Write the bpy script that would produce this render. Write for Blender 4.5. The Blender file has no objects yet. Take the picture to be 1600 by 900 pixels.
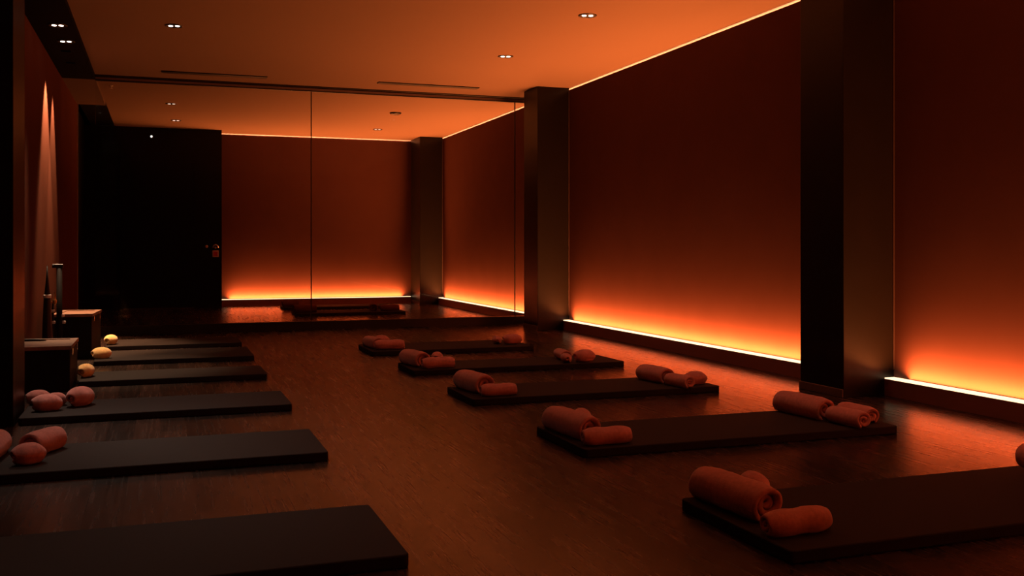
import bpy, bmesh, math, random
from mathutils import Vector, Matrix, noise
PI = math.pi
scene = bpy.context.scene
COL = scene.collection
random.seed(7)

# ------------------------------------------------------------------ render look
scene.view_settings.view_transform = 'Standard'
scene.view_settings.look = 'None'
scene.view_settings.gamma = 1.0
scene.view_settings.use_curve_mapping = False
scene.view_settings.exposure = 0.0
try:
    scene.cycles.use_denoising = True
    scene.cycles.max_bounces = 12
    scene.cycles.sample_clamp_indirect = 4.0
except Exception:
    pass
w = bpy.data.worlds.new('dark_world'); scene.world = w
w.use_nodes = True
w.node_tree.nodes['Background'].inputs[0].default_value = (0, 0, 0, 1)

# ------------------------------------------------------------------ dimensions (metres)
CEIL = 2.95
WL = -1.04            # left wall face
WR = 4.70             # right wall face
SOF = -0.695          # edge of the dark soffit
LEDGE = 4.62          # front of the light ledge
PILX = 4.285          # pillar face
GY = 12.09            # mirror wall, built as clear panes
BACK = 17.45          # far wall face
FRONT = -2.0          # wall behind the camera
LEDZ = 0.12
COVE_TOP = 2.925

# ------------------------------------------------------------------ materials
def mat(name, col, rough=0.6, metal=0.0, spec=0.5, sheen=0.0, noise_amt=0.0, noise_scale=8.0, bump=0.0, bump_scale=200.0, coat=0.0):
    m = bpy.data.materials.new(name); m.use_nodes = True
    nt = m.node_tree; b = nt.nodes['Principled BSDF']
    b.inputs['Base Color'].default_value = (*col, 1)
    b.inputs['Roughness'].default_value = rough
    b.inputs['Metallic'].default_value = metal
    b.inputs['Specular IOR Level'].default_value = spec
    b.inputs['Sheen Weight'].default_value = sheen
    b.inputs['Coat Weight'].default_value = coat
    if noise_amt or bump:
        tc = nt.nodes.new('ShaderNodeTexCoord')
        if noise_amt:
            n = nt.nodes.new('ShaderNodeTexNoise'); n.inputs['Scale'].default_value = noise_scale; n.inputs['Detail'].default_value = 5
            nt.links.new(tc.outputs['Object'], n.inputs['Vector'])
            r = nt.nodes.new('ShaderNodeValToRGB')
            lo = tuple(c * (1 - noise_amt) for c in col); hi = tuple(min(1, c * (1 + noise_amt)) for c in col)
            r.color_ramp.elements[0].position = 0.3; r.color_ramp.elements[0].color = (*lo, 1)
            r.color_ramp.elements[1].position = 0.7; r.color_ramp.elements[1].color = (*hi, 1)
            nt.links.new(n.outputs['Fac'], r.inputs['Fac']); nt.links.new(r.outputs['Color'], b.inputs['Base Color'])
        if bump:
            n2 = nt.nodes.new('ShaderNodeTexNoise'); n2.inputs['Scale'].default_value = bump_scale; n2.inputs['Detail'].default_value = 4
            nt.links.new(tc.outputs['Object'], n2.inputs['Vector'])
            bp = nt.nodes.new('ShaderNodeBump'); bp.inputs['Strength'].default_value = bump; bp.inputs['Distance'].default_value = 0.003
            nt.links.new(n2.outputs['Fac'], bp.inputs['Height']); nt.links.new(bp.outputs['Normal'], b.inputs['Normal'])
    return m

def emit(name, col, strength):
    m = bpy.data.materials.new(name); m.use_nodes = True
    nt = m.node_tree; nt.nodes.clear()
    o = nt.nodes.new('ShaderNodeOutputMaterial'); e = nt.nodes.new('ShaderNodeEmission')
    e.inputs['Color'].default_value = (*col, 1); e.inputs['Strength'].default_value = strength
    nt.links.new(e.outputs[0], o.inputs['Surface'])
    return m

def floor_material():
    m = bpy.data.materials.new('dark_oak_planks'); m.use_nodes = True
    nt = m.node_tree; N = nt.nodes.new; L = nt.links.new
    b = nt.nodes['Principled BSDF']
    tc = N('ShaderNodeTexCoord')
    mp = N('ShaderNodeMapping'); mp.inputs['Rotation'].default_value = (0, 0, PI / 2)
    L(tc.outputs['Object'], mp.inputs['Vector'])
    br = N('ShaderNodeTexBrick')
    br.offset = 0.37; br.offset_frequency = 2; br.squash = 1
    br.inputs['Scale'].default_value = 1.0
    br.inputs['Brick Width'].default_value = 1.3
    br.inputs['Row Height'].default_value = 0.135
    br.inputs['Mortar Size'].default_value = 0.0022
    br.inputs['Mortar Smooth'].default_value = 0.2
    br.inputs['Bias'].default_value = 0.0
    br.inputs['Color1'].default_value = (0.0, 0.0, 0.0, 1)
    br.inputs['Color2'].default_value = (1.0, 1.0, 1.0, 1)
    br.inputs['Mortar'].default_value = (0.3, 0.3, 0.3, 1)
    L(mp.outputs['Vector'], br.inputs['Vector'])
    mp2 = N('ShaderNodeMapping'); mp2.inputs['Scale'].default_value = (75, 2.2, 1)
    L(tc.outputs['Object'], mp2.inputs['Vector'])
    gr = N('ShaderNodeTexNoise'); gr.inputs['Scale'].default_value = 1.0; gr.inputs['Detail'].default_value = 4; gr.inputs['Distortion'].default_value = 0.0
    L(mp2.outputs['Vector'], gr.inputs['Vector'])
    r1 = N('ShaderNodeValToRGB')
    r1.color_ramp.elements[0].color = (*FL_LO, 1); r1.color_ramp.elements[1].color = (*FL_HI, 1)
    L(br.outputs['Color'], r1.inputs['Fac'])
    r2 = N('ShaderNodeValToRGB')
    r2.color_ramp.elements[0].position = 0.3; r2.color_ramp.elements[0].color = (0.70, 0.70, 0.70, 1)
    r2.color_ramp.elements[1].position = 0.72; r2.color_ramp.elements[1].color = (1.15, 1.15, 1.15, 1)
    L(gr.outputs['Fac'], r2.inputs['Fac'])
    mx = N('ShaderNodeMixRGB'); mx.blend_type = 'MULTIPLY'; mx.inputs['Fac'].default_value = 1.0
    L(r1.outputs['Color'], mx.inputs['Color1']); L(r2.outputs['Color'], mx.inputs['Color2'])
    dk = N('ShaderNodeMixRGB'); dk.inputs['Color2'].default_value = (0.01, 0.006, 0.004, 1)
    L(br.outputs['Fac'], dk.inputs['Fac']); L(mx.outputs['Color'], dk.inputs['Color1'])
    L(dk.outputs['Color'], b.inputs['Base Color'])
    rr = N('ShaderNodeMapRange'); rr.inputs['To Min'].default_value = FL_R0; rr.inputs['To Max'].default_value = FL_R1
    L(gr.outputs['Fac'], rr.inputs['Value']); L(rr.outputs['Result'], b.inputs['Roughness'])
    b.inputs['Specular IOR Level'].default_value = 0.6
    sb = N('ShaderNodeMath'); sb.operation = 'SUBTRACT'
    L(gr.outputs['Fac'], sb.inputs[0]); L(br.outputs['Fac'], sb.inputs[1])
    bp = N('ShaderNodeBump'); bp.inputs['Strength'].default_value = 0.12; bp.inputs['Distance'].default_value = 0.001
    L(sb.outputs[0], bp.inputs['Height']); L(bp.outputs['Normal'], b.inputs['Normal'])
    return m

def glass_material():
    m = bpy.data.materials.new('clear_glass'); m.use_nodes = True
    nt = m.node_tree; nt.nodes.clear(); N = nt.nodes.new; L = nt.links.new
    o = N('ShaderNodeOutputMaterial'); t = N('ShaderNodeBsdfTransparent'); g = N('ShaderNodeBsdfGlossy')
    t.inputs['Color'].default_value = (0.97, 0.97, 0.97, 1)
    g.inputs['Roughness'].default_value = 0.0
    f = N('ShaderNodeFresnel'); f.inputs['IOR'].default_value = 1.15
    x = N('ShaderNodeMixShader')
    L(f.outputs[0], x.inputs['Fac']); L(t.outputs[0], x.inputs[1]); L(g.outputs[0], x.inputs[2]); L(x.outputs[0], o.inputs['Surface'])
    return m

FL_LO = (0.014, 0.009, 0.007); FL_HI = (0.050, 0.025, 0.017); FL_R0 = 0.19; FL_R1 = 0.33
LED = (1.0, 0.235, 0.052)
M_floor = floor_material()
M_ceil = mat('ceiling_paint', (0.200, 0.142, 0.110), 0.9, spec=0.0)
M_soffit = mat('black_soffit_paint', (0.004, 0.0034, 0.003), 0.8, spec=0.05)
M_wall = mat('terracotta_plaster', (0.079, 0.034, 0.0275), 0.9, spec=0.0, noise_amt=0.04, noise_scale=3)
M_left = mat('left_wall_plaster', (0.095, 0.038, 0.027), 0.9, spec=0.0, noise_amt=0.04, noise_scale=3)
M_dark = mat('black_lacquer_wall', (0.003, 0.0028, 0.0026), 0.5, spec=0.12)
M_pillar = mat('dark_bronze_laminate', (0.0045, 0.0028, 0.002), 0.36, spec=0.22, noise_amt=0.08, noise_scale=6)
M_ledge = mat('dark_brown_ledge', (0.20, 0.07, 0.045), 0.6)
M_trim = mat('copper_trim', (0.028, 0.014, 0.012), 0.45, metal=0.3)
M_paletrim = mat('pale_trim', (0.42, 0.30, 0.27), 0.4, metal=0.3)
M_satin = mat('satin_metal', (0.75, 0.70, 0.68), 0.5, metal=0.2)
M_skirt = mat('brown_skirting', (0.10, 0.055, 0.035), 0.4)
M_rail = mat('dark_rail', (0.03, 0.02, 0.018), 0.4, metal=0.3)
M_railface = mat('rail_face', (0.13, 0.075, 0.065), 0.5)
M_black = mat('black_metal', (0.012, 0.011, 0.011), 0.4, metal=0.2)
M_chrome = mat('chrome', (0.75, 0.72, 0.70), 0.18, metal=1.0)
M_brass = mat('brass', (0.75, 0.42, 0.16), 0.3, metal=1.0)
M_mat = mat('charcoal_mat_foam', (0.020, 0.0145, 0.013), 0.8, spec=0.15, bump=0.15, bump_scale=150)
M_rose = mat('dusty_rose_terry', (0.52, 0.20, 0.17), 0.95, spec=0.1, sheen=0.35, noise_amt=0.15, noise_scale=60, bump=0.6, bump_scale=350)
M_cream = mat('golden_cream_terry', (0.80, 0.50, 0.20), 0.95, spec=0.1, sheen=0.3, noise_amt=0.12, noise_scale=60, bump=0.6, bump_scale=350)
M_wood = mat('box_walnut', (0.19, 0.10, 0.065), 0.6, noise_amt=0.25, noise_scale=12)
M_boxdark = mat('box_black_side', (0.008, 0.006, 0.005), 0.7, spec=0.15)
M_red = mat('red_button', (0.45, 0.02, 0.03), 0.4)
M_plate = mat('grey_plate', (0.55, 0.42, 0.42), 0.35)
M_white = mat('white_plastic', (0.7, 0.68, 0.64), 0.4)
M_glass = glass_material()
M_strip = emit('led_diffuser', (1.0, 0.66, 0.36), 2.2)
M_cove = emit('cove_led', (1.0, 0.42, 0.20), 60)
M_lens = emit('downlight_lens', (1.0, 0.80, 0.68), 6)
M_lensdim = emit('far_downlight_lens', (1.0, 0.60, 0.42), 1.6)
M_pin = emit('pin_lamp', (0.9, 0.85, 0.78), 1.5)

# ------------------------------------------------------------------ mesh helpers
def bx(bm, x0, x1, y0, y1, z0, z1):
    v = [bm.verts.new(p) for p in ((x0,y0,z0),(x1,y0,z0),(x1,y1,z0),(x0,y1,z0),(x0,y0,z1),(x1,y0,z1),(x1,y1,z1),(x0,y1,z1))]
    for f in ((0,3,2,1),(4,5,6,7),(0,1,5,4),(1,2,6,5),(2,3,7,6),(3,0,4,7)):
        bm.faces.new([v[i] for i in f])

def lathe(bm, prof, cx=0, cy=0, seg=28, axis='z', rot=None):
    """prof: list of (r, z) from bottom to top; closed with caps where r > 0"""
    rings = []
    for r, z in prof:
        ring = []
        for k in range(seg):
            a = 2 * PI * k / seg
            p = Vector((r * math.cos(a), r * math.sin(a), z))
            if rot: p = rot @ p
            ring.append(bm.verts.new((p.x + cx, p.y + cy, p.z)))
        rings.append(ring)
    for a, b in zip(rings, rings[1:]):
        for k in range(seg):
            bm.faces.new((a[k], a[(k+1) % seg], b[(k+1) % seg], b[k]))
    bm.faces.new(list(reversed(rings[0]))); bm.faces.new(rings[-1])

def tube(bm, pts, r, seg=10):
    pts = [Vector(p) for p in pts]; rings = []
    for i, p in enumerate(pts):
        d = (pts[min(i+1, len(pts)-1)] - pts[max(i-1, 0)]).normalized()
        up = Vector((0, 0, 1)) if abs(d.z) < 0.9 else Vector((1, 0, 0))
        s = d.cross(up).normalized(); t = s.cross(d).normalized()
        rr = r[i] if isinstance(r, (list, tuple)) else r
        rings.append([bm.verts.new(p + (s * math.cos(2*PI*k/seg) + t * math.sin(2*PI*k/seg)) * rr) for k in range(seg)])
    for a, b in zip(rings, rings[1:]):
        for k in range(seg):
            bm.faces.new((a[k], a[(k+1) % seg], b[(k+1) % seg], b[k]))
    bm.faces.new(list(reversed(rings[0]))); bm.faces.new(rings[-1])

def obj(name, bm, material, parent=None, bevel=0.0, smooth=False, loc=None):
    bmesh.ops.recalc_face_normals(bm, faces=bm.faces)
    me = bpy.data.meshes.new(name); bm.to_mesh(me); bm.free()
    if smooth:
        for p in me.polygons: p.use_smooth = True
    me.materials.append(material)
    o = bpy.data.objects.new(name, me); COL.objects.link(o)
    if parent: o.parent = parent
    if loc: o.location = loc
    if bevel:
        m = o.modifiers.new('Bevel', 'BEVEL'); m.width = bevel; m.segments = 3; m.limit_method = 'ANGLE'
    return o

def box_obj(name, dims, material, parent=None, bevel=0.0):
    bm = bmesh.new(); bx(bm, *dims); return obj(name, bm, material, parent, bevel)

def thing(name, label, cat, loc=(0, 0, 0), rz=0.0, group=None):
    o = bpy.data.objects.new(name, None); COL.objects.link(o)
    o.empty_display_size = 0.1
    o.location = loc; o.rotation_euler = (0, 0, rz)
    o['label'] = label; o['category'] = cat
    if group: o['group'] = group
    return o

def tag(o, label, cat, group=None, kind=None):
    o['label'] = label; o['category'] = cat
    if group: o['group'] = group
    if kind: o['kind'] = kind
    return o

def struct(o, label=None, cat=None):
    o['kind'] = 'structure'
    if label: o['label'] = label
    if cat: o['category'] = cat
    return o

def dup(root, loc, rz, label, group=None):
    r = root.copy(); COL.objects.link(r); r.location = loc; r.rotation_euler = (0, 0, rz)
    r['label'] = label
    if group: r['group'] = group
    for ch in list(root.children):
        c = ch.copy(); COL.objects.link(c); c.parent = r
        for g in ch.children:
            d = g.copy(); COL.objects.link(d); d.parent = c
    return r

# ------------------------------------------------------------------ room shell
struct(box_obj('floor', (WL - 0.2, WR + 0.25, FRONT - 0.2, BACK + 0.4, -0.1, 0.0), M_floor),
       'dark oak plank floor running the length of the studio', 'floor')
struct(box_obj('ceiling', (SOF, WR + 0.15, FRONT, BACK + 0.15, CEIL, CEIL + 0.12), M_ceil),
       'plain ceiling glowing orange from the light strips', 'ceiling')
# dark soffit over the left aisle, with square recesses for wall washers
SZ = 2.90
washers = [(-0.865, 10.40), (-0.875, 11.05)]
bm = bmesh.new()
hs = 0.045
ys = [FRONT]
for wx, wy in washers: ys += [wy - hs, wy + hs]
ys.append(GY - 0.03)
for i in range(len(ys) - 1):
    if i % 2 == 0:
        bx(bm, WL, SOF, ys[i], ys[i+1], SZ, CEIL + 0.12)
    else:
        wx = washers[(i - 1) // 2][0]
        bx(bm, WL, wx - hs, ys[i], ys[i+1], SZ, CEIL + 0.12)
        bx(bm, wx + hs, SOF, ys[i], ys[i+1], SZ, CEIL + 0.12)
        bx(bm, wx - hs, wx + hs, ys[i], ys[i+1], SZ + 0.15, CEIL + 0.12)
struct(obj('ceiling_soffit', bm, M_soffit), 'black lowered ceiling strip above the left aisle', 'ceiling')
M_soffit2 = mat('lit_soffit_paint', (0.11, 0.07, 0.05), 0.6)  # lighter colour stands in for the light on this stretch
struct(box_obj('ceiling_soffit_beyond', (WL, SOF, GY - 0.03, 14.2, SZ, CEIL + 0.12), M_soffit2),
       'lowered ceiling strip coloured as if lit, past the end of the black one', 'ceiling')
struct(box_obj('ceiling_recess', (WL, SOF, 14.2, BACK + 0.15, CEIL, CEIL + 0.12), M_dark))
struct(box_obj('wall_left', (WL - 0.15, WL, FRONT, 14.2, 0.0, CEIL + 0.12), M_left),
       'left wall washed by two narrow downlights', 'wall')
struct(box_obj('wall_left_beyond', (WL - 0.25, WL - 0.1, 14.2, BACK + 0.15, 0, CEIL + 0.12), M_dark))
struct(box_obj('trim_1', (WL, WL + 0.012, 14.185, 14.2, 0.0, SZ), M_paletrim),
       'thin copper edge strip at the end of the left wall', 'trim')
def wall_panels(name, boxes, label):
    bm = bmesh.new()
    for b in boxes: bx(bm, *b)
    return struct(obj(name, bm, M_wall), label, 'wall')
P2 = (5.43, 5.90); P1 = (11.08, 11.55); P3 = (16.80, BACK)
wall_panels('wall_right', [(WR, WR + 0.03, FRONT, BACK, 0, COVE_TOP)], 'terracotta right wall washed by orange light from its foot')
struct(box_obj('wall_right_outer', (WR + 0.15, WR + 0.25, FRONT - 0.1, BACK + 0.25, 0, CEIL + 0.12), M_wall))
wall_panels('wall_back', [(0.955, PILX, BACK, BACK + 0.03, 0, COVE_TOP)], 'far terracotta wall of the reflected room modelled behind the mirror')  # back wall of the mirror image, built as real geometry
struct(box_obj('wall_back_outer', (WL - 0.25, WR + 0.15, BACK + 0.15, BACK + 0.25, 0, CEIL + 0.12), M_wall))
struct(box_obj('wall_front', (WL - 0.15, WR + 0.25, FRONT - 0.1, FRONT, 0, CEIL + 0.12), M_dark))
# cove lights on top of the panels
def cove(name, dims):
    o = box_obj(name, dims, M_cove); return struct(o)
cove('trim_2', (WR + 0.05, WR + 0.09, FRONT, BACK, 2.86, 2.87))
cove('trim_3', (0.955, PILX, BACK + 0.05, BACK + 0.09, 2.86, 2.87))
# black block with door at the far left
DY = 16.98  # reflected entrance, modelled as a solid block behind the panes
struct(box_obj('wall_entrance', (WL - 0.1, 0.955, DY, BACK + 0.15, 0, CEIL), M_dark), 'black wall around the dark door in the modelled reflection', 'wall')
bm = bmesh.new()
bx(bm, -0.62, -0.56, DY - 0.02, DY, 0.0, 2.46); bx(bm, 0.52, 0.58, DY - 0.02, DY, 0.0, 2.46); bx(bm, -0.56, 0.52, DY - 0.02, DY, 2.40, 2.46)
d = thing('door_1', 'tall black door in the dark wall in the modelled reflection', 'door', (0, 0, 0)); d['kind'] = 'structure'
obj('door_frame', bm, M_dark, d)
bm = bmesh.new(); bx(bm, -0.56, 0.52, DY - 0.012, DY, 0.02, 2.40)
for a, b in ((0.15, 1.05), (1.2, 2.28)):
    bx(bm, -0.44, 0.40, DY - 0.018, DY - 0.012, a, b)
obj('door_leaf', bm, M_dark, d)
bm = bmesh.new(); bx(bm, -0.56, 0.52, DY - 0.03, DY - 0.012, 0.0, 0.02)
obj('threshold', bm, M_rail, d)

# pillars
def pillar(y0, y1, label, name='pillar'):
    t = thing(name, label, 'pillar'); t['kind'] = 'structure'
    box_obj('shaft', (PILX, WR, y0, y1, 0.0, CEIL), M_pillar, t, 0.004)
    bm = bmesh.new()
    bx(bm, PILX - 0.012, PILX, y0, y1, 0.0, 0.055)
    obj('skirting', bm, M_skirt, t, 0.003)
    bm = bmesh.new(); bx(bm, WR - 0.012, WR - 0.001, y0 - 0.008, y0, LEDZ + 0.05, CEIL - 0.04)
    obj('edge_trim', bm, M_trim, t)
    return t
pillar(*P2, 'wide dark bronze pillar on the right wall, nearest the camera')
pillar(*P1, 'dark bronze pillar where the mirror wall meets the right wall')
pillar(*P3, 'narrow dark pillar in the far corner of the modelled reflection')  # pillar of the mirror image, built as real geometry
# column on the left
struct(box_obj('column', (WL, -0.775, 6.11, 6.60, 0, SZ), M_pillar, None, 0.004), 'dark column at the left edge beside the mats', 'pillar')

# light ledges
SPREAD = 150; LEDW = 64
def ledge(label, dims, along, front):
    x0, x1, y0, y1 = dims
    t = thing('light_ledge', label, 'light strip', ((x0 + x1) / 2, (y0 + y1) / 2, 0), group='glowing light ledges at the foot of the walls')
    cx, cy = t.location.x, t.location.y
    bm = bmesh.new(); bx(bm, x0 - cx, x1 - cx, y0 - cy, y1 - cy, 0.0, LEDZ - 0.008)
    obj('ledge_base', bm, M_ledge, t)
    i = 0.003
    bm = bmesh.new()
    bx(bm, x0 - cx + (0 if along == 'x' else i), x1 - cx,
       y0 - cy + (i if along == 'x' else 0), y1 - cy, LEDZ - 0.008, LEDZ)
    obj('light_strip', bm, M_strip, t)
    # the lensed LED row under the diffuser, shining up the wall
    l = bpy.data.lights.new('led_row', 'AREA'); l.shape = 'RECTANGLE'
    cut = 0.30      # the LED row stops short of the pillars
    l.size = x1 - x0 - (cut if along == 'x' else 0.008); l.size_y = y1 - y0 - (0.008 if along == 'x' else cut)
    l.color = LED; l.spread = math.radians(SPREAD); l.energy = LEDW * max(x1 - x0, y1 - y0)
    lo = bpy.data.objects.new('led_row', l); COL.objects.link(lo)
    lo.location = (cx, cy, LEDZ + 0.002); lo.rotation_euler = (PI, 0, 0)
    return t
ledge('glowing strip along the foot of the right wall, nearest section beside the wide pillar', (LEDGE, WR, FRONT + 0.01, P2[0]), 'y', -1)
ledge('long glowing strip at the foot of the right wall between the two big pillars', (LEDGE, WR, P2[1], P1[0]), 'y', -1)
ledge('glowing strip at the foot of the right wall in the modelled reflection', (LEDGE, WR, P1[1], P3[0]), 'y', -1)  # this strip and the next belong to the modelled mirror image
ledge('glowing strip at the foot of the far wall in the modelled reflection', (0.955, PILX - 0.02, BACK - 0.07, BACK), 'x', -1)

# mirror-like wall: clear panes, with its reflection modelled as a room behind
S1, S2 = 1.725, 4.357
g = thing('mirror_stand_in', 'full width mirror-like wall built as clear panes with dark top rail and black plinth', 'mirror wall', (1.8, GY, 0))
def gp(name, x0, x1, y0, y1, z0, z1, m):
    bm = bmesh.new(); bx(bm, x0 - 1.8, x1 - 1.8, y0, y1, z0, z1); return obj(name, bm, m, g)
GX1 = 4.62
PZ = 0.10
gp('plinth', SOF, GX1, -0.03, 0.03, 0.0, PZ, M_black)
gp('plinth_cap', SOF, GX1, -0.034, 0.034, PZ, PZ + 0.006, M_rail)
gp('top_rail', SOF, GX1, -0.02, 0.02, CEIL - 0.042, CEIL - 0.016, M_railface)
gp('rail_shade_top', SOF, GX1, -0.014, 0.014, CEIL - 0.016, CEIL, M_black)  # black strips above and below the rail stand in for shadow gaps
gp('rail_shade_base', SOF, GX1, -0.022, 0.022, CEIL - 0.054, CEIL - 0.042, M_black)
gp('track', SOF, GX1, -0.10, -0.075, CEIL - 0.012, CEIL, M_black)
for a, b in ((SOF, S1 - 0.006), (S1 + 0.006, S2 - 0.006), (S2 + 0.006, GX1)):
    gp('glass_pane', a, b, -0.005, 0.005, PZ + 0.006, CEIL - 0.054, M_glass)
for s in (S1, S2):
    gp('seam_strip', s - 0.006, s + 0.006, -0.006, 0.006, PZ + 0.006, CEIL - 0.054, M_black)

# ------------------------------------------------------------------ ceiling fittings
def spot(name, loc, target, power, angle, blend, col, size=0.03):
    l = bpy.data.lights.new(name, 'SPOT'); l.energy = power; l.spot_size = math.radians(angle); l.spot_blend = blend
    l.color = col; l.shadow_soft_size = size
    o = bpy.data.objects.new(name, l); COL.objects.link(o); o.location = loc
    o.rotation_euler = (Vector(target) - Vector(loc)).to_track_quat('-Z', 'Y').to_euler()
    return o

def make_downlight(label, lens_m, group, r=0.078):
    t = thing('downlight', label, 'ceiling light', group=group)
    bm = bmesh.new()      # ring, hanging 8 mm below the ceiling
    seg = 36; prof = [(r, 0), (r, -0.004), (r * 0.9, -0.008), (r * 0.78, -0.006), (r * 0.74, -0.002)]
    rings = [[bm.verts.new((a * math.cos(2*PI*k/seg), a * math.sin(2*PI*k/seg), z)) for k in range(seg)] for a, z in prof]
    for A, B in zip(rings, rings[1:]):
        for k in range(seg): bm.faces.new((A[k], A[(k+1) % seg], B[(k+1) % seg], B[k]))
    obj('trim_ring', bm, M_black, t, smooth=True)
    bm = bmesh.new(); lathe(bm, [(r * 0.76, -0.003), (r * 0.76, 0.0)], seg=36); obj('reflector', bm, M_black, t)
    for s in (-1, 1):
        bm = bmesh.new()
        lathe(bm, [(r * 0.17, -0.0075), (r * 0.24, -0.006), (r * 0.25, -0.003)], cx=s * r * 0.37, seg=20)
        obj('lens', bm, lens_m, t, smooth=False)
    return t
dls = [
 ((-0.828, 9.211, SZ), 'near one of two downlights in the black soffit above the left aisle', 'soffit'),
 ((-0.821, 9.908, SZ), 'farther of two downlights in the black soffit above the left aisle', 'soffit'),
 ((0.111, 9.132, CEIL), 'twin lens downlight on the left half of the ceiling, in front of the glass', 'near'),
 ((3.374, 7.562, CEIL), 'twin lens downlight near the top centre, closest to the camera on the ceiling', 'near'),
 ((3.31, 9.462, CEIL), 'twin lens downlight above the right slot vent, in front of the glass', 'near'),
 ((-0.82, 7.60, SZ), 'added unseen soffit downlight over the third left mat, above the frame', 'soffit'),  # unseen fixtures from here added to light the mats and towels
 ((-0.82, 6.75, SZ), 'added unseen soffit downlight beside the dark column, above the frame', 'soffit'),
 ((-0.82, 5.00, SZ), 'added unseen soffit downlight over the second left mat, above the frame', 'soffit'),
 ((-0.82, 3.40, SZ), 'added unseen soffit downlight over the nearest left mat, above the frame', 'soffit'),
 ((3.374, 5.66, CEIL), 'added unseen twin lens downlight over the second right mat, above the frame', 'near'),
 ((3.374, 3.76, CEIL), 'added unseen twin lens downlight over the nearest right mat, above the frame', 'near'),
 ((0.111, 7.20, CEIL), 'added unseen twin lens downlight over the third left mat, above the frame', 'near'),
 ((0.111, 5.30, CEIL), 'added unseen twin lens downlight over the second left mat, above the frame', 'near'),
 ((0.139, 14.095, CEIL), 'downlight in the modelled reflection, nearer of the left pair', 'far'),  # downlights of the mirror image, built as real fittings
 ((0.221, 15.914, CEIL), 'downlight in the modelled reflection, farther of the left pair', 'far'),
 ((3.365, 16.001, CEIL), 'downlight in the modelled reflection near the far wall on the right', 'far')]
proto = {}
for loc, lab, kind in dls:
    key = 'far' if kind == 'far' else 'near'
    grp = 'recessed downlights in the ceiling'
    if key not in proto:
        o = make_downlight(lab, M_lensdim if key == 'far' else M_lens, grp); proto[key] = o; o.location = loc
        o.rotation_euler = (0, 0, -0.25)
    else:
        dup(proto[key], loc, -0.25, lab, grp)
# detector disc
bm = bmesh.new(); lathe(bm, [(0.045, -0.03), (0.075, -0.022), (0.085, 0.0)], seg=32)
o = obj('smoke_detector', bm, M_black, smooth=False); o.location = (3.194, 13.943, CEIL)
tag(o, 'small dark round detector on the ceiling in the modelled reflection', 'detector')
# sprinkler in the modelled reflection
t = thing('sprinkler_head', 'tiny pale sprinkler on the ceiling just inside the modelled reflection, far left', 'sprinkler', (-0.559, 12.779, CEIL))
bm = bmesh.new(); lathe(bm, [(0.016, -0.006), (0.022, 0.0)], seg=20); obj('escutcheon', bm, M_white, t)
bm = bmesh.new(); lathe(bm, [(0.013, -0.032), (0.013, -0.029), (0.005, -0.026), (0.005, -0.006)], seg=16); obj('deflector', bm, M_white, t)
# small lamp on the black wall
t = thing('indicator_lamp', 'tiny white lamp high on the black wall above the door', 'lamp', (-0.14, DY + 0.004, 2.80))
bm = bmesh.new(); lathe(bm, [(0.028, 0), (0.028, 0.02), (0.02, 0.028)], seg=20, rot=Matrix.Rotation(PI/2, 3, 'X')); obj('housing', bm, M_black, t)
bm = bmesh.new(); lathe(bm, [(0.018, 0.028), (0.014, 0.036)], seg=20, rot=Matrix.Rotation(PI/2, 3, 'X')); obj('lens', bm, M_pin, t)
# slot vents
def vent(x0, x1, y, label):
    t = thing('slot_vent', label, 'air vent', ((x0 + x1) / 2, y, CEIL), group='slot vents in the ceiling')
    h = (x1 - x0) / 2
    bm = bmesh.new()
    bx(bm, -h, h, -0.055, -0.045, -0.010, 0); bx(bm, -h, h, 0.045, 0.055, -0.010, 0)
    bx(bm, -h, -h + 0.01, -0.045, 0.045, -0.010, 0); bx(bm, h - 0.01, h, -0.045, 0.045, -0.010, 0)
    obj('frame', bm, M_dark, t)
    bm = bmesh.new(); bx(bm, -h + 0.01, h - 0.01, -0.045, 0.045, -0.009, 0); obj('slot', bm, M_dark, t)
vent(0.007, 1.146, 11.54, 'left of two long black slot vents in the ceiling')
vent(2.413, 3.651, 11.45, 'right of two long black slot vents in the ceiling')
# recessed wall washers in the soffit
for i, (wx, wy) in enumerate(washers):
    t = thing('wall_washer', ('nearer' if i == 0 else 'farther') + ' recessed spot in the soffit making a bright streak on the left wall', 'ceiling light', (wx, wy, SZ + 0.15), group='recessed wall washers in the soffit')
    bm = bmesh.new(); lathe(bm, [(0.030, -0.035), (0.036, -0.03), (0.036, 0)], seg=24); obj('housing', bm, M_black, t)
    bm = bmesh.new(); lathe(bm, [(0.022, -0.038), (0.026, -0.035)], seg=24); obj('lens', bm, M_lensdim, t)

# ------------------------------------------------------------------ wall switch and hook
t = thing('wall_switch', 'small framed switch with red centre on the black wall', 'switch', (0.855, DY, 0.90))
bm = bmesh.new(); bx(bm, -0.05, 0.05, -0.008, 0, -0.055, 0.055); obj('plate', bm, M_plate, t, 0.004)
bm = bmesh.new(); bx(bm, -0.03, 0.03, -0.016, -0.008, -0.034, 0.034); obj('button', bm, M_red, t, 0.003)
t = thing('coat_hook', 'small curved chrome hook above the switch on the black wall', 'hook', (0.855, DY, 1.0))
bm = bmesh.new(); tube(bm, [(-0.045 + 0.0, -0.03, 0.0), (-0.03, -0.045, 0.035), (0, -0.05, 0.05), (0.03, -0.045, 0.035), (0.045, -0.03, 0.0)], 0.010); obj('hook_arc', bm, M_plate, t, smooth=True)
bm = bmesh.new(); lathe(bm, [(0.016, 0), (0.016, 0.045)], seg=16, rot=Matrix.Rotation(PI/2, 3, 'X')); obj('stem', bm, M_plate, t)
bm = bmesh.new(); lathe(bm, [(0.018, 0), (0.024, 0.02), (0.012, 0.03)], seg=16, cx=-0.14, rot=Matrix.Rotation(PI/2, 3, 'X'))
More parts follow.
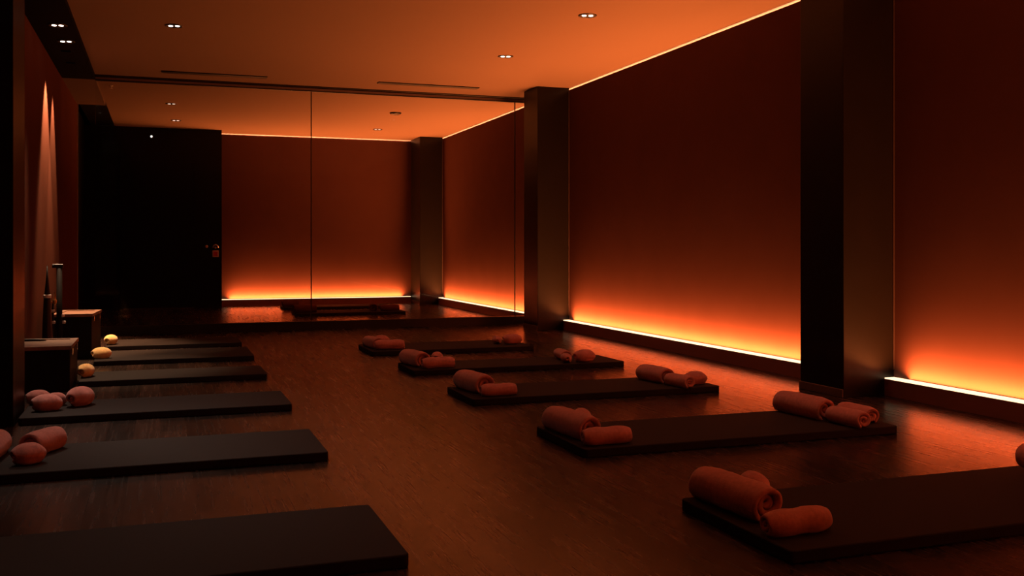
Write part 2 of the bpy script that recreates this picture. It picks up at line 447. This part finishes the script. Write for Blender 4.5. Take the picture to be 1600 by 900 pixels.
o = obj('coat_peg', bm, M_plate); o.location = (0.855, DY + 0.004, 1.02); tag(o, 'small grey peg left of the curved hook on the black wall', 'hook')

# ------------------------------------------------------------------ mats
MT = 0.043
def exercise_mat(x0, x1, y0, wdt, label, group, rz=0.0):
    cx, cy = (x0 + x1) / 2, y0 + wdt / 2
    bm = bmesh.new(); hx, hy = (x1 - x0) / 2, wdt / 2
    # rounded corner slab
    rc = 0.02; pts = []
    for qx, qy, a0 in ((1, 1, 0), (-1, 1, PI/2), (-1, -1, PI), (1, -1, 1.5*PI)):
        for k in range(5):
            a = a0 + k * PI / 8
            pts.append((qx * (hx - rc) + rc * math.cos(a), qy * (hy - rc) + rc * math.sin(a)))
    lo = [bm.verts.new((x, y, 0)) for x, y in pts]; hi = [bm.verts.new((x, y, MT)) for x, y in pts]
    bm.faces.new(list(reversed(lo))); bm.faces.new(hi)
    n = len(pts)
    for k in range(n): bm.faces.new((lo[k], lo[(k+1) % n], hi[(k+1) % n], hi[k]))
    o = obj('exercise_mat', bm, M_mat, None, 0.006); o.location = (cx, cy, 0); o.rotation_euler = (0, 0, rz)
    return tag(o, label, 'mat', group)
RG = 'black mats in the right row'; LG = 'black mats in the left row'
R = [ # nearest first: x0, x1, y0, width
 (1.870, 3.70, 2.625, 0.70), (1.895, 3.735, 4.280, 0.645), (1.855, 3.650, 5.930, 0.60), (1.855, 3.680, 7.480, 0.545), (1.840, 3.430, 8.960, 0.72)]
for (x0, x1, y0, wd), lab in zip(R, (
  'black mat in the right row nearest the camera, cut off by the frame',
  'black mat in the right row, second from the camera, beside the wide pillar',
  'black mat in the right row, third from the camera',
  'black mat in the right row, fourth from the camera, second from the glass',
  'black mat in the right row closest to the mirror wall')):
    exercise_mat(x0, x1, y0, wd, lab, RG)
Lm = [(-0.95, 0.733, 3.00, 0.64), (-0.93, 0.742, 4.63, 0.63), (-0.755, 0.760, 6.125, 0.60), (-0.555, 0.765, 7.66, 0.57), (-0.535, 0.785, 8.99, 0.85), (-0.505, 0.775, 10.30, 0.72)]
for (x0, x1, y0, wd), lab in zip(Lm, (
  'bare black mat at the bottom left, nearest the camera',
  'black mat in the left row, second from the camera, running out of frame',
  'black mat in the left row, third from the camera, starting beside the dark column',
  'black mat in the left row, fourth from the camera, beside the low box',
  'black mat in the left row, fifth from the camera, second from the glass',
  'black mat in the left row closest to the mirror wall')):
    exercise_mat(x0, x1, y0, wd, lab, LG)
exercise_mat(1.86, 3.48, 14.50, 0.64, 'black mat in the modelled reflection, nearer of the two', 'mats in the modelled reflection')  # mirror images of right-row mats, added as real slabs
exercise_mat(1.86, 3.60, 16.02, 0.60, 'black mat in the modelled reflection, farther one by the back wall', 'mats in the modelled reflection')

# ------------------------------------------------------------------ towels
def towel_mesh(Rad, Len, turns, seed, dip=0.0, flat=0.9, ns=18, bulge=0.12, lump=0.06, rec=0.2, pw=5):
    """a rolled towel: a thick spiral sheet, axis along x, resting on z = 0"""
    bm = bmesh.new()
    rnd = random.Random(seed); off = Vector((rnd.random() * 50, rnd.random() * 50, rnd.random() * 50))
    per = 30; npts = int(turns * per) + 1
    r0 = Rad * 0.10; pitch = (Rad - r0) / turns
    th = pitch * 0.90
    a_end = -PI * 0.62 + rnd.uniform(-0.3, 0.3)      # loose edge low on one side
    rows_o, rows_i = [], []
    for i in range(npts):
        f = i / (npts - 1)
        a = a_end - (1 - f) * turns * 2 * PI
        r = r0 + (Rad - r0) * f
        ro, ri = [], []
        for j in range(ns + 1):
            s = -1 + 2 * j / ns
            s = math.copysign(1 - (1 - abs(s)) ** 1.25, s)
            k = 1 - bulge * abs(s) ** pw - dip * math.exp(-(s / 0.28) ** 2)
            edge = 1 if 0 < j < ns else 0.5
            x = s * Len / 2 * (1 - rec * (1 - f) ** 1.5) + 0.004 * math.sin(a * 1.3 + seed) * abs(s)
            for rr, lst in ((r, ro), (max(r - th * edge, r0 * 0.25), ri)):
                y = math.cos(a) * rr * k; z = math.sin(a) * rr * k
                p = Vector((x, y, z))
                d = noise.noise(p * (1.1 / Rad) + off) * lump + noise.noise(p * (3.2 / Rad) + off) * lump * 0.35
                y *= 1 + d; z *= 1 + d
                z *= flat
                zb = -Rad * flat * 0.72                              # sags flat on the mat
                if z < zb: z = zb - (zb - z) * 0.12
                lst.append(bm.verts.new((x, y, z)))
        rows_o.append(ro); rows_i.append(ri)
    for i in range(npts - 1):
        for j in range(ns):
            bm.faces.new((rows_o[i][j], rows_o[i][j+1], rows_o[i+1][j+1], rows_o[i+1][j]))
            bm.faces.new((rows_i[i][j], rows_i[i+1][j], rows_i[i+1][j+1], rows_i[i][j+1]))
        for j in (0, ns):
            bm.faces.new((rows_o[i][j], rows_o[i+1][j], rows_i[i+1][j], rows_i[i][j]))
    for i in (0, npts - 1):
        for j in range(ns):
            bm.faces.new((rows_o[i][j], rows_i[i][j], rows_i[i][j+1], rows_o[i][j+1]))
    zmin = min(v.co.z for v in bm.verts)
    for v in bm.verts: v.co.z -= zmin
    bmesh.ops.recalc_face_normals(bm, faces=bm.faces)
    me = bpy.data.meshes.new('rolled_towel'); bm.to_mesh(me); bm.free()
    for p in me.polygons: p.use_smooth = True
    return me
VAR = {
 'big':   towel_mesh(0.085, 0.40, 2.4, 1, flat=0.92, rec=0.22, bulge=0.10),
 'big2':  towel_mesh(0.085, 0.34, 2.4, 2, flat=0.90, rec=0.22, bulge=0.10),
 'small': towel_mesh(0.062, 0.26, 2.2, 3, dip=0.12, flat=0.88, rec=0.10, bulge=0.34, pw=4),
 'small2':towel_mesh(0.062, 0.24, 2.2, 4, dip=0.03, flat=0.92, rec=0.06, bulge=0.14),
 'ball':  towel_mesh(0.066, 0.17, 2.2, 5, flat=0.9, rec=0.2, bulge=0.58, pw=2.6),
 'ball2': towel_mesh(0.066, 0.15, 2.2, 6, flat=0.9, rec=0.2, bulge=0.58, pw=2.6)}
for me in VAR.values(): me.materials.append(M_rose)
M_silhouette = mat('silhouette_terry', (0.10, 0.038, 0.030), 0.95, spec=0.1, bump=0.6, bump_scale=350)  # terry darkened in colour so reflected rolls read as dim silhouettes
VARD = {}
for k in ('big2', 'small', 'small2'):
    me = VAR[k].copy(); me.materials.clear(); me.materials.append(M_silhouette); VARD[k] = me
VARC = {}
for k in ('ball', 'ball2'):
    me = VAR[k].copy(); me.materials.clear(); me.materials.append(M_cream); VARC[k] = me
def towel(kind, x, y, deg, label, group, sc=1.0, cream=False, z=MT, sx=None):
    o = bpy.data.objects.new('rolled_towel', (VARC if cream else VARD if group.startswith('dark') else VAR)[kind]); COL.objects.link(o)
    o.location = (x, y, z); o.rotation_euler = (0, 0, math.radians(deg))
    o.scale = (sx or sc, sc, sc)
    return tag(o, label, 'towel', group)

TG = 'rolled rose towels on the right row of mats'
which = ['nearest right mat', 'second right mat', 'third right mat', 'fourth right mat', 'right mat by the glass']
# left-hand ends of the right row: (big), (small in front), (third peeking behind)
ends = [
 [('big', 1.990, 3.125, -86, 1.0), ('small', 2.010, 2.795, 4, 1.0), ('ball', 2.165, 3.28, 80, 0.95)],
 [('big', 1.995, 4.665, -84, 1.0), ('small', 2.050, 4.375, 2, 1.0), ('ball', 2.130, 4.86, 70, 1.0)],
 [('big2', 1.985, 6.305, -82, 1.05), ('small', 2.060, 6.035, 3, 0.95)],
 [('big2', 1.960, 7.84, -80, 1.0), ('small', 2.080, 7.58, 5, 1.05), ('ball', 2.170, 7.95, 70, 0.95)],
 [('big2', 1.935, 9.38, -80, 0.85), ('small', 2.030, 9.12, 0, 1.10), ('ball', 2.05, 9.60, 15, 1.0)]]
names3 = ['large rose roll lying across the left end of the %s', 'small rose roll before the large one, left end of the %s', 'rose roll peeking out behind the large one on the %s']
for wname, e in zip(which, ends):
    for (k, x, y, dg, sc), nm in zip(e, names3):
        towel(k, x, y, dg, nm % wname, TG, sc)
rends = [
 [('big2', 3.50, 3.08, 86, 1.0)],
 [('big', 3.470, 4.74, -87, 0.98), ('small2', 3.500, 4.395, -86, 1.02), ('small2', 3.640, 4.50, 92, 1.0)],
 [('big2', 3.345, 6.30, -84, 0.92), ('small2', 3.375, 6.005, -80, 0.95), ('ball', 3.525, 6.06, 5, 1.0)],
 [('big2', 3.240, 7.80, 84, 0.72), ('ball2', 3.180, 7.575, 85, 0.85), ('ball', 3.350, 7.58, 10, 1.12)],
 [('ball2', 3.150, 9.28, 85, 0.85), ('ball', 3.300, 9.24, -8, 1.08)]]
rn = [['dark rose roll on the nearest right mat, cut by the right frame edge%.0s'],
      ['large rose roll on the right end of the %s', 'rose roll with open spiral end, front right of the %s', 'rose roll farthest right on the %s'],
      ['large rose roll on the right end of the %s', 'rose roll with spiral facing forward, right end of the %s', 'rose roll farthest right on the %s'],
      ['rose roll behind the other two, right end of the %s', 'small round rose roll left of its group, right end of the %s', 'rose roll farthest right on the %s'],
      ['small dark rose roll, left of two, far end of the %s', 'rose roll, right of two, far end of the %s']]
for wname, e, nm in zip(which, rends, rn):
    for (k, x, y, dg, sc), n_ in zip(e, nm):
        towel(k, x, y, dg, n_ % wname, TG, sc)
LGt = 'rolled towels on the left row of mats'
towel('big2', -0.740, 5.02, 84, 'rose towel roll cut off by the left edge of the frame', LGt, 0.9)
towel('ball', -0.555, 4.83, 30, 'small rose towel roll at the front of the second left mat', LGt, 1.0, sx=0.82)
towel('big2', -0.525, 5.10, 62, 'large rose towel roll at the back of the second left mat', LGt, 0.86, sx=0.62)
towel('ball', -0.705, 6.64, 15, 'rose towel roll farthest left on the third left mat', LGt, 0.95, sx=0.80)
towel('ball', -0.630, 6.36, 12, 'rose towel roll at the front of the third left mat', LGt, 1.05, sx=0.95)
towel('ball', -0.600, 6.55, 20, 'rose towel roll tucked in the middle of the third left mat', LGt, 0.85, sx=0.7)
towel('ball', -0.465, 6.50, 60, 'larger rose towel roll, right of the group on the third left mat', LGt, 1.25, sx=1.1)
towel('ball', -0.530, 7.93, 75, 'golden towel roll on the mat beside the low box', LGt, 1.05, True)
towel('ball2', -0.485, 9.20, 25, 'golden towel roll on the fifth left mat, middle of the golden three', LGt, 1.05, True)
towel('ball', -0.470, 10.50, 70, 'golden towel roll on the left mat by the glass', LGt, 1.05, True)
BG = 'dark towels in the modelled reflection'  # mirror images of right-row towels, added as real rolls
towel('big2', 2.00, 14.70, 5, 'dark roll at the left end of the nearer mat in the modelled reflection', BG, 1.0)
towel('big2', 3.04, 14.80, 80, 'dark roll left of the pair on the nearer mat in the modelled reflection', BG, 0.95)
towel('small', 3.28, 14.72, 5, 'dark roll right of the pair on the nearer mat in the modelled reflection', BG, 1.15)
towel('small2', 1.98, 16.25, 5, 'dark roll on the left end of the farther mat in the modelled reflection', BG, 1.1)

# ------------------------------------------------------------------ boxes and stands on the left
def storage_box(x0, x1, y0, y1, h, label, rz=0.0):
    cx, cy = (x0 + x1) / 2, (y0 + y1) / 2; hx, hy = (x1 - x0) / 2, (y1 - y0) / 2
    t = thing('storage_box', label, 'box', (cx, cy, 0), rz, group='wooden boxes along the left wall')
    bm = bmesh.new(); bx(bm, -hx + 0.008, hx - 0.008, -hy + 0.008, hy - 0.008, 0, h - 0.025); obj('body', bm, M_boxdark, t, 0.004)
    bm = bmesh.new(); bx(bm, -hx, hx, -hy, hy, h - 0.025, h - 0.006)
    for a in ((-hx, hx, -hy, -hy + 0.05), (-hx, hx, hy - 0.05, hy), (-hx, -hx + 0.05, -hy + 0.05, hy - 0.05), (hx - 0.05, hx, -hy + 0.05, hy - 0.05)):
        bx(bm, *a, h - 0.006, h)
    obj('lid', bm, M_wood, t)
    for s in (-0.6, 0.6):
        bm = bmesh.new(); bx(bm, hx - 0.008, hx + 0.002, s * hy - 0.012, s * hy + 0.012, h - 0.075, h - 0.028); obj('latch', bm, M_chrome, t, 0.002)
    return t
storage_box(WL + 0.005, -0.585, 7.46, 8.12, 0.318, 'low dark wooden box against the left wall, nearer of the two')
storage_box(-0.90, -0.555, 9.62, 10.25, 0.405, 'taller dark wooden box with a pale lid, beside the standing poles', -0.07)
bm = bmesh.new(); tube(bm, [(-0.10, 0, 0.010), (-0.05, 0.012, 0.012), (0, 0.0, 0.013), (0.05, -0.010, 0.012), (0.09, 0.004, 0.010)], [0.006, 0.010, 0.010, 0.009, 0.006])
o = obj('coiled_strap', bm, M_black, smooth=True); o.location = (-0.88, 7.93, 0.3135); tag(o, 'small dark folded strap lying on the low box lid', 'strap')

t = thing('tapered_pole', 'black tapered standing pole with a chrome collar by the left wall', 'pole', (-0.86, 8.72, 0))
bm = bmesh.new(); lathe(bm, [(0.060, 0), (0.060, 0.015), (0.050, 0.02), (0.034, 0.42), (0.026, 0.60), (0.012, 0.72), (0.004, 0.855)], seg=24); obj('shaft', bm, M_black, t, smooth=True)
bm = bmesh.new(); lathe(bm, [(0.029, 0.595), (0.031, 0.60), (0.031, 0.618), (0.027, 0.623)], seg=24); obj('collar', bm, M_satin, t)
bm = bmesh.new(); lathe(bm, [(0.004, 0.54), (0.014, 0.55), (0.016, 0.575), (0.007, 0.59), (0.004, 0.64)], cx=0.055, seg=16); bx(bm, 0.02, 0.05, -0.004, 0.004, 0.555, 0.565); obj('knob', bm, M_brass, t)['label'] = 'brass knob'
t = thing('handled_pole', 'black standing pole with a flat T handle and chrome clamps beside the taller box', 'pole', (-0.80, 9.05, 0))
bm = bmesh.new(); lathe(bm, [(0.075, 0), (0.075, 0.012), (0.03, 0.02)], seg=28); obj('base', bm, M_black, t)
bm = bmesh.new(); lathe(bm, [(0.024, 0.02), (0.022, 0.83)], seg=20); obj('shaft', bm, M_boxdark, t, smooth=True)
bm = bmesh.new(); bx(bm, -0.055, 0.030, -0.02, 0.02, 0.83, 0.86); obj('handle', bm, M_black, t, 0.005)
bm = bmesh.new(); bx(bm, -0.050, 0.026, -0.017, 0.017, 0.86, 0.864); obj('handle_cap', bm, M_satin, t, 0.001)
bm = bmesh.new(); tube(bm, [(-0.05, 0, 0.012), (-0.05, 0, 0.50), (-0.042, 0, 0.56)], 0.010); obj('side_tube', bm, M_black, t, smooth=True)
for cx, cz in ((0.024, 0.43), (-0.05, 0.47), (-0.045, 0.375), (0.034, 0.375)):
    bm = bmesh.new(); lathe(bm, [(0.012, -0.012), (0.016, -0.006), (0.016, 0.006), (0.012, 0.012)], cx=cx, seg=16)
    for v in bm.verts: v.co.z += cz
    obj('clamp', bm, M_satin, t)

# ------------------------------------------------------------------ lamps of the room
WARM = (1.0, 0.62, 0.36)
WARMER = (1.0, 0.50, 0.24)
for i, (wx, wy) in enumerate(washers):
    spot('washer_lamp', (wx, wy, SZ + 0.003), (wx - 0.10, wy, 0.6), (760, 480)[i], (54, 44)[i], 0.55, WARMER, 0.012)
spot('soffit_lamp', (-0.828, 9.211, SZ - 0.02), (-0.40, 8.5, 0), 420, 42, 0.8, WARM)
spot('soffit_lamp', (-0.821, 9.908, SZ - 0.02), (-0.40, 9.9, 0), 230, 44, 0.8, WARM)
COOL = (1.0, 0.72, 0.55)
for yy, tx, ty, pw in ((7.60, -0.40, 6.45, 150), (6.75, -0.42, 4.95, 150), (5.00, -0.3, 3.9, 45), (3.40, -0.3, 2.8, 16)):
    spot('soffit_lamp', (-0.82, yy, SZ - 0.02), (tx, ty, 0), pw, 62, 1.0, COOL)  # lamps of the added, unseen soffit fixtures
for loc in ((0.111, 9.132), (3.374, 7.562), (3.31, 9.462), (3.374, 5.66), (3.374, 3.76), (0.111, 7.20), (0.111, 5.30)):
    spot('downlight_lamp', (loc[0], loc[1], CEIL - 0.02), (loc[0], loc[1], 0), 11.0, 100, 1.0, COOL)  # includes lamps of the added, unseen ceiling fixtures

# ------------------------------------------------------------------ camera
cam = bpy.data.cameras.new('camera'); co = bpy.data.objects.new('camera', cam); COL.objects.link(co)
F = 1537.0
cam.sensor_width = 36.0; cam.lens = 36.0 * F / 1600.0
cam.shift_y = -(450 - 387) / 1600.0
cam.clip_start = 0.05; cam.clip_end = 100
co.location = (0, 0, 1.0)
co.rotation_euler = (PI / 2, 0, -math.atan((800 - 251) / F))
scene.camera = co
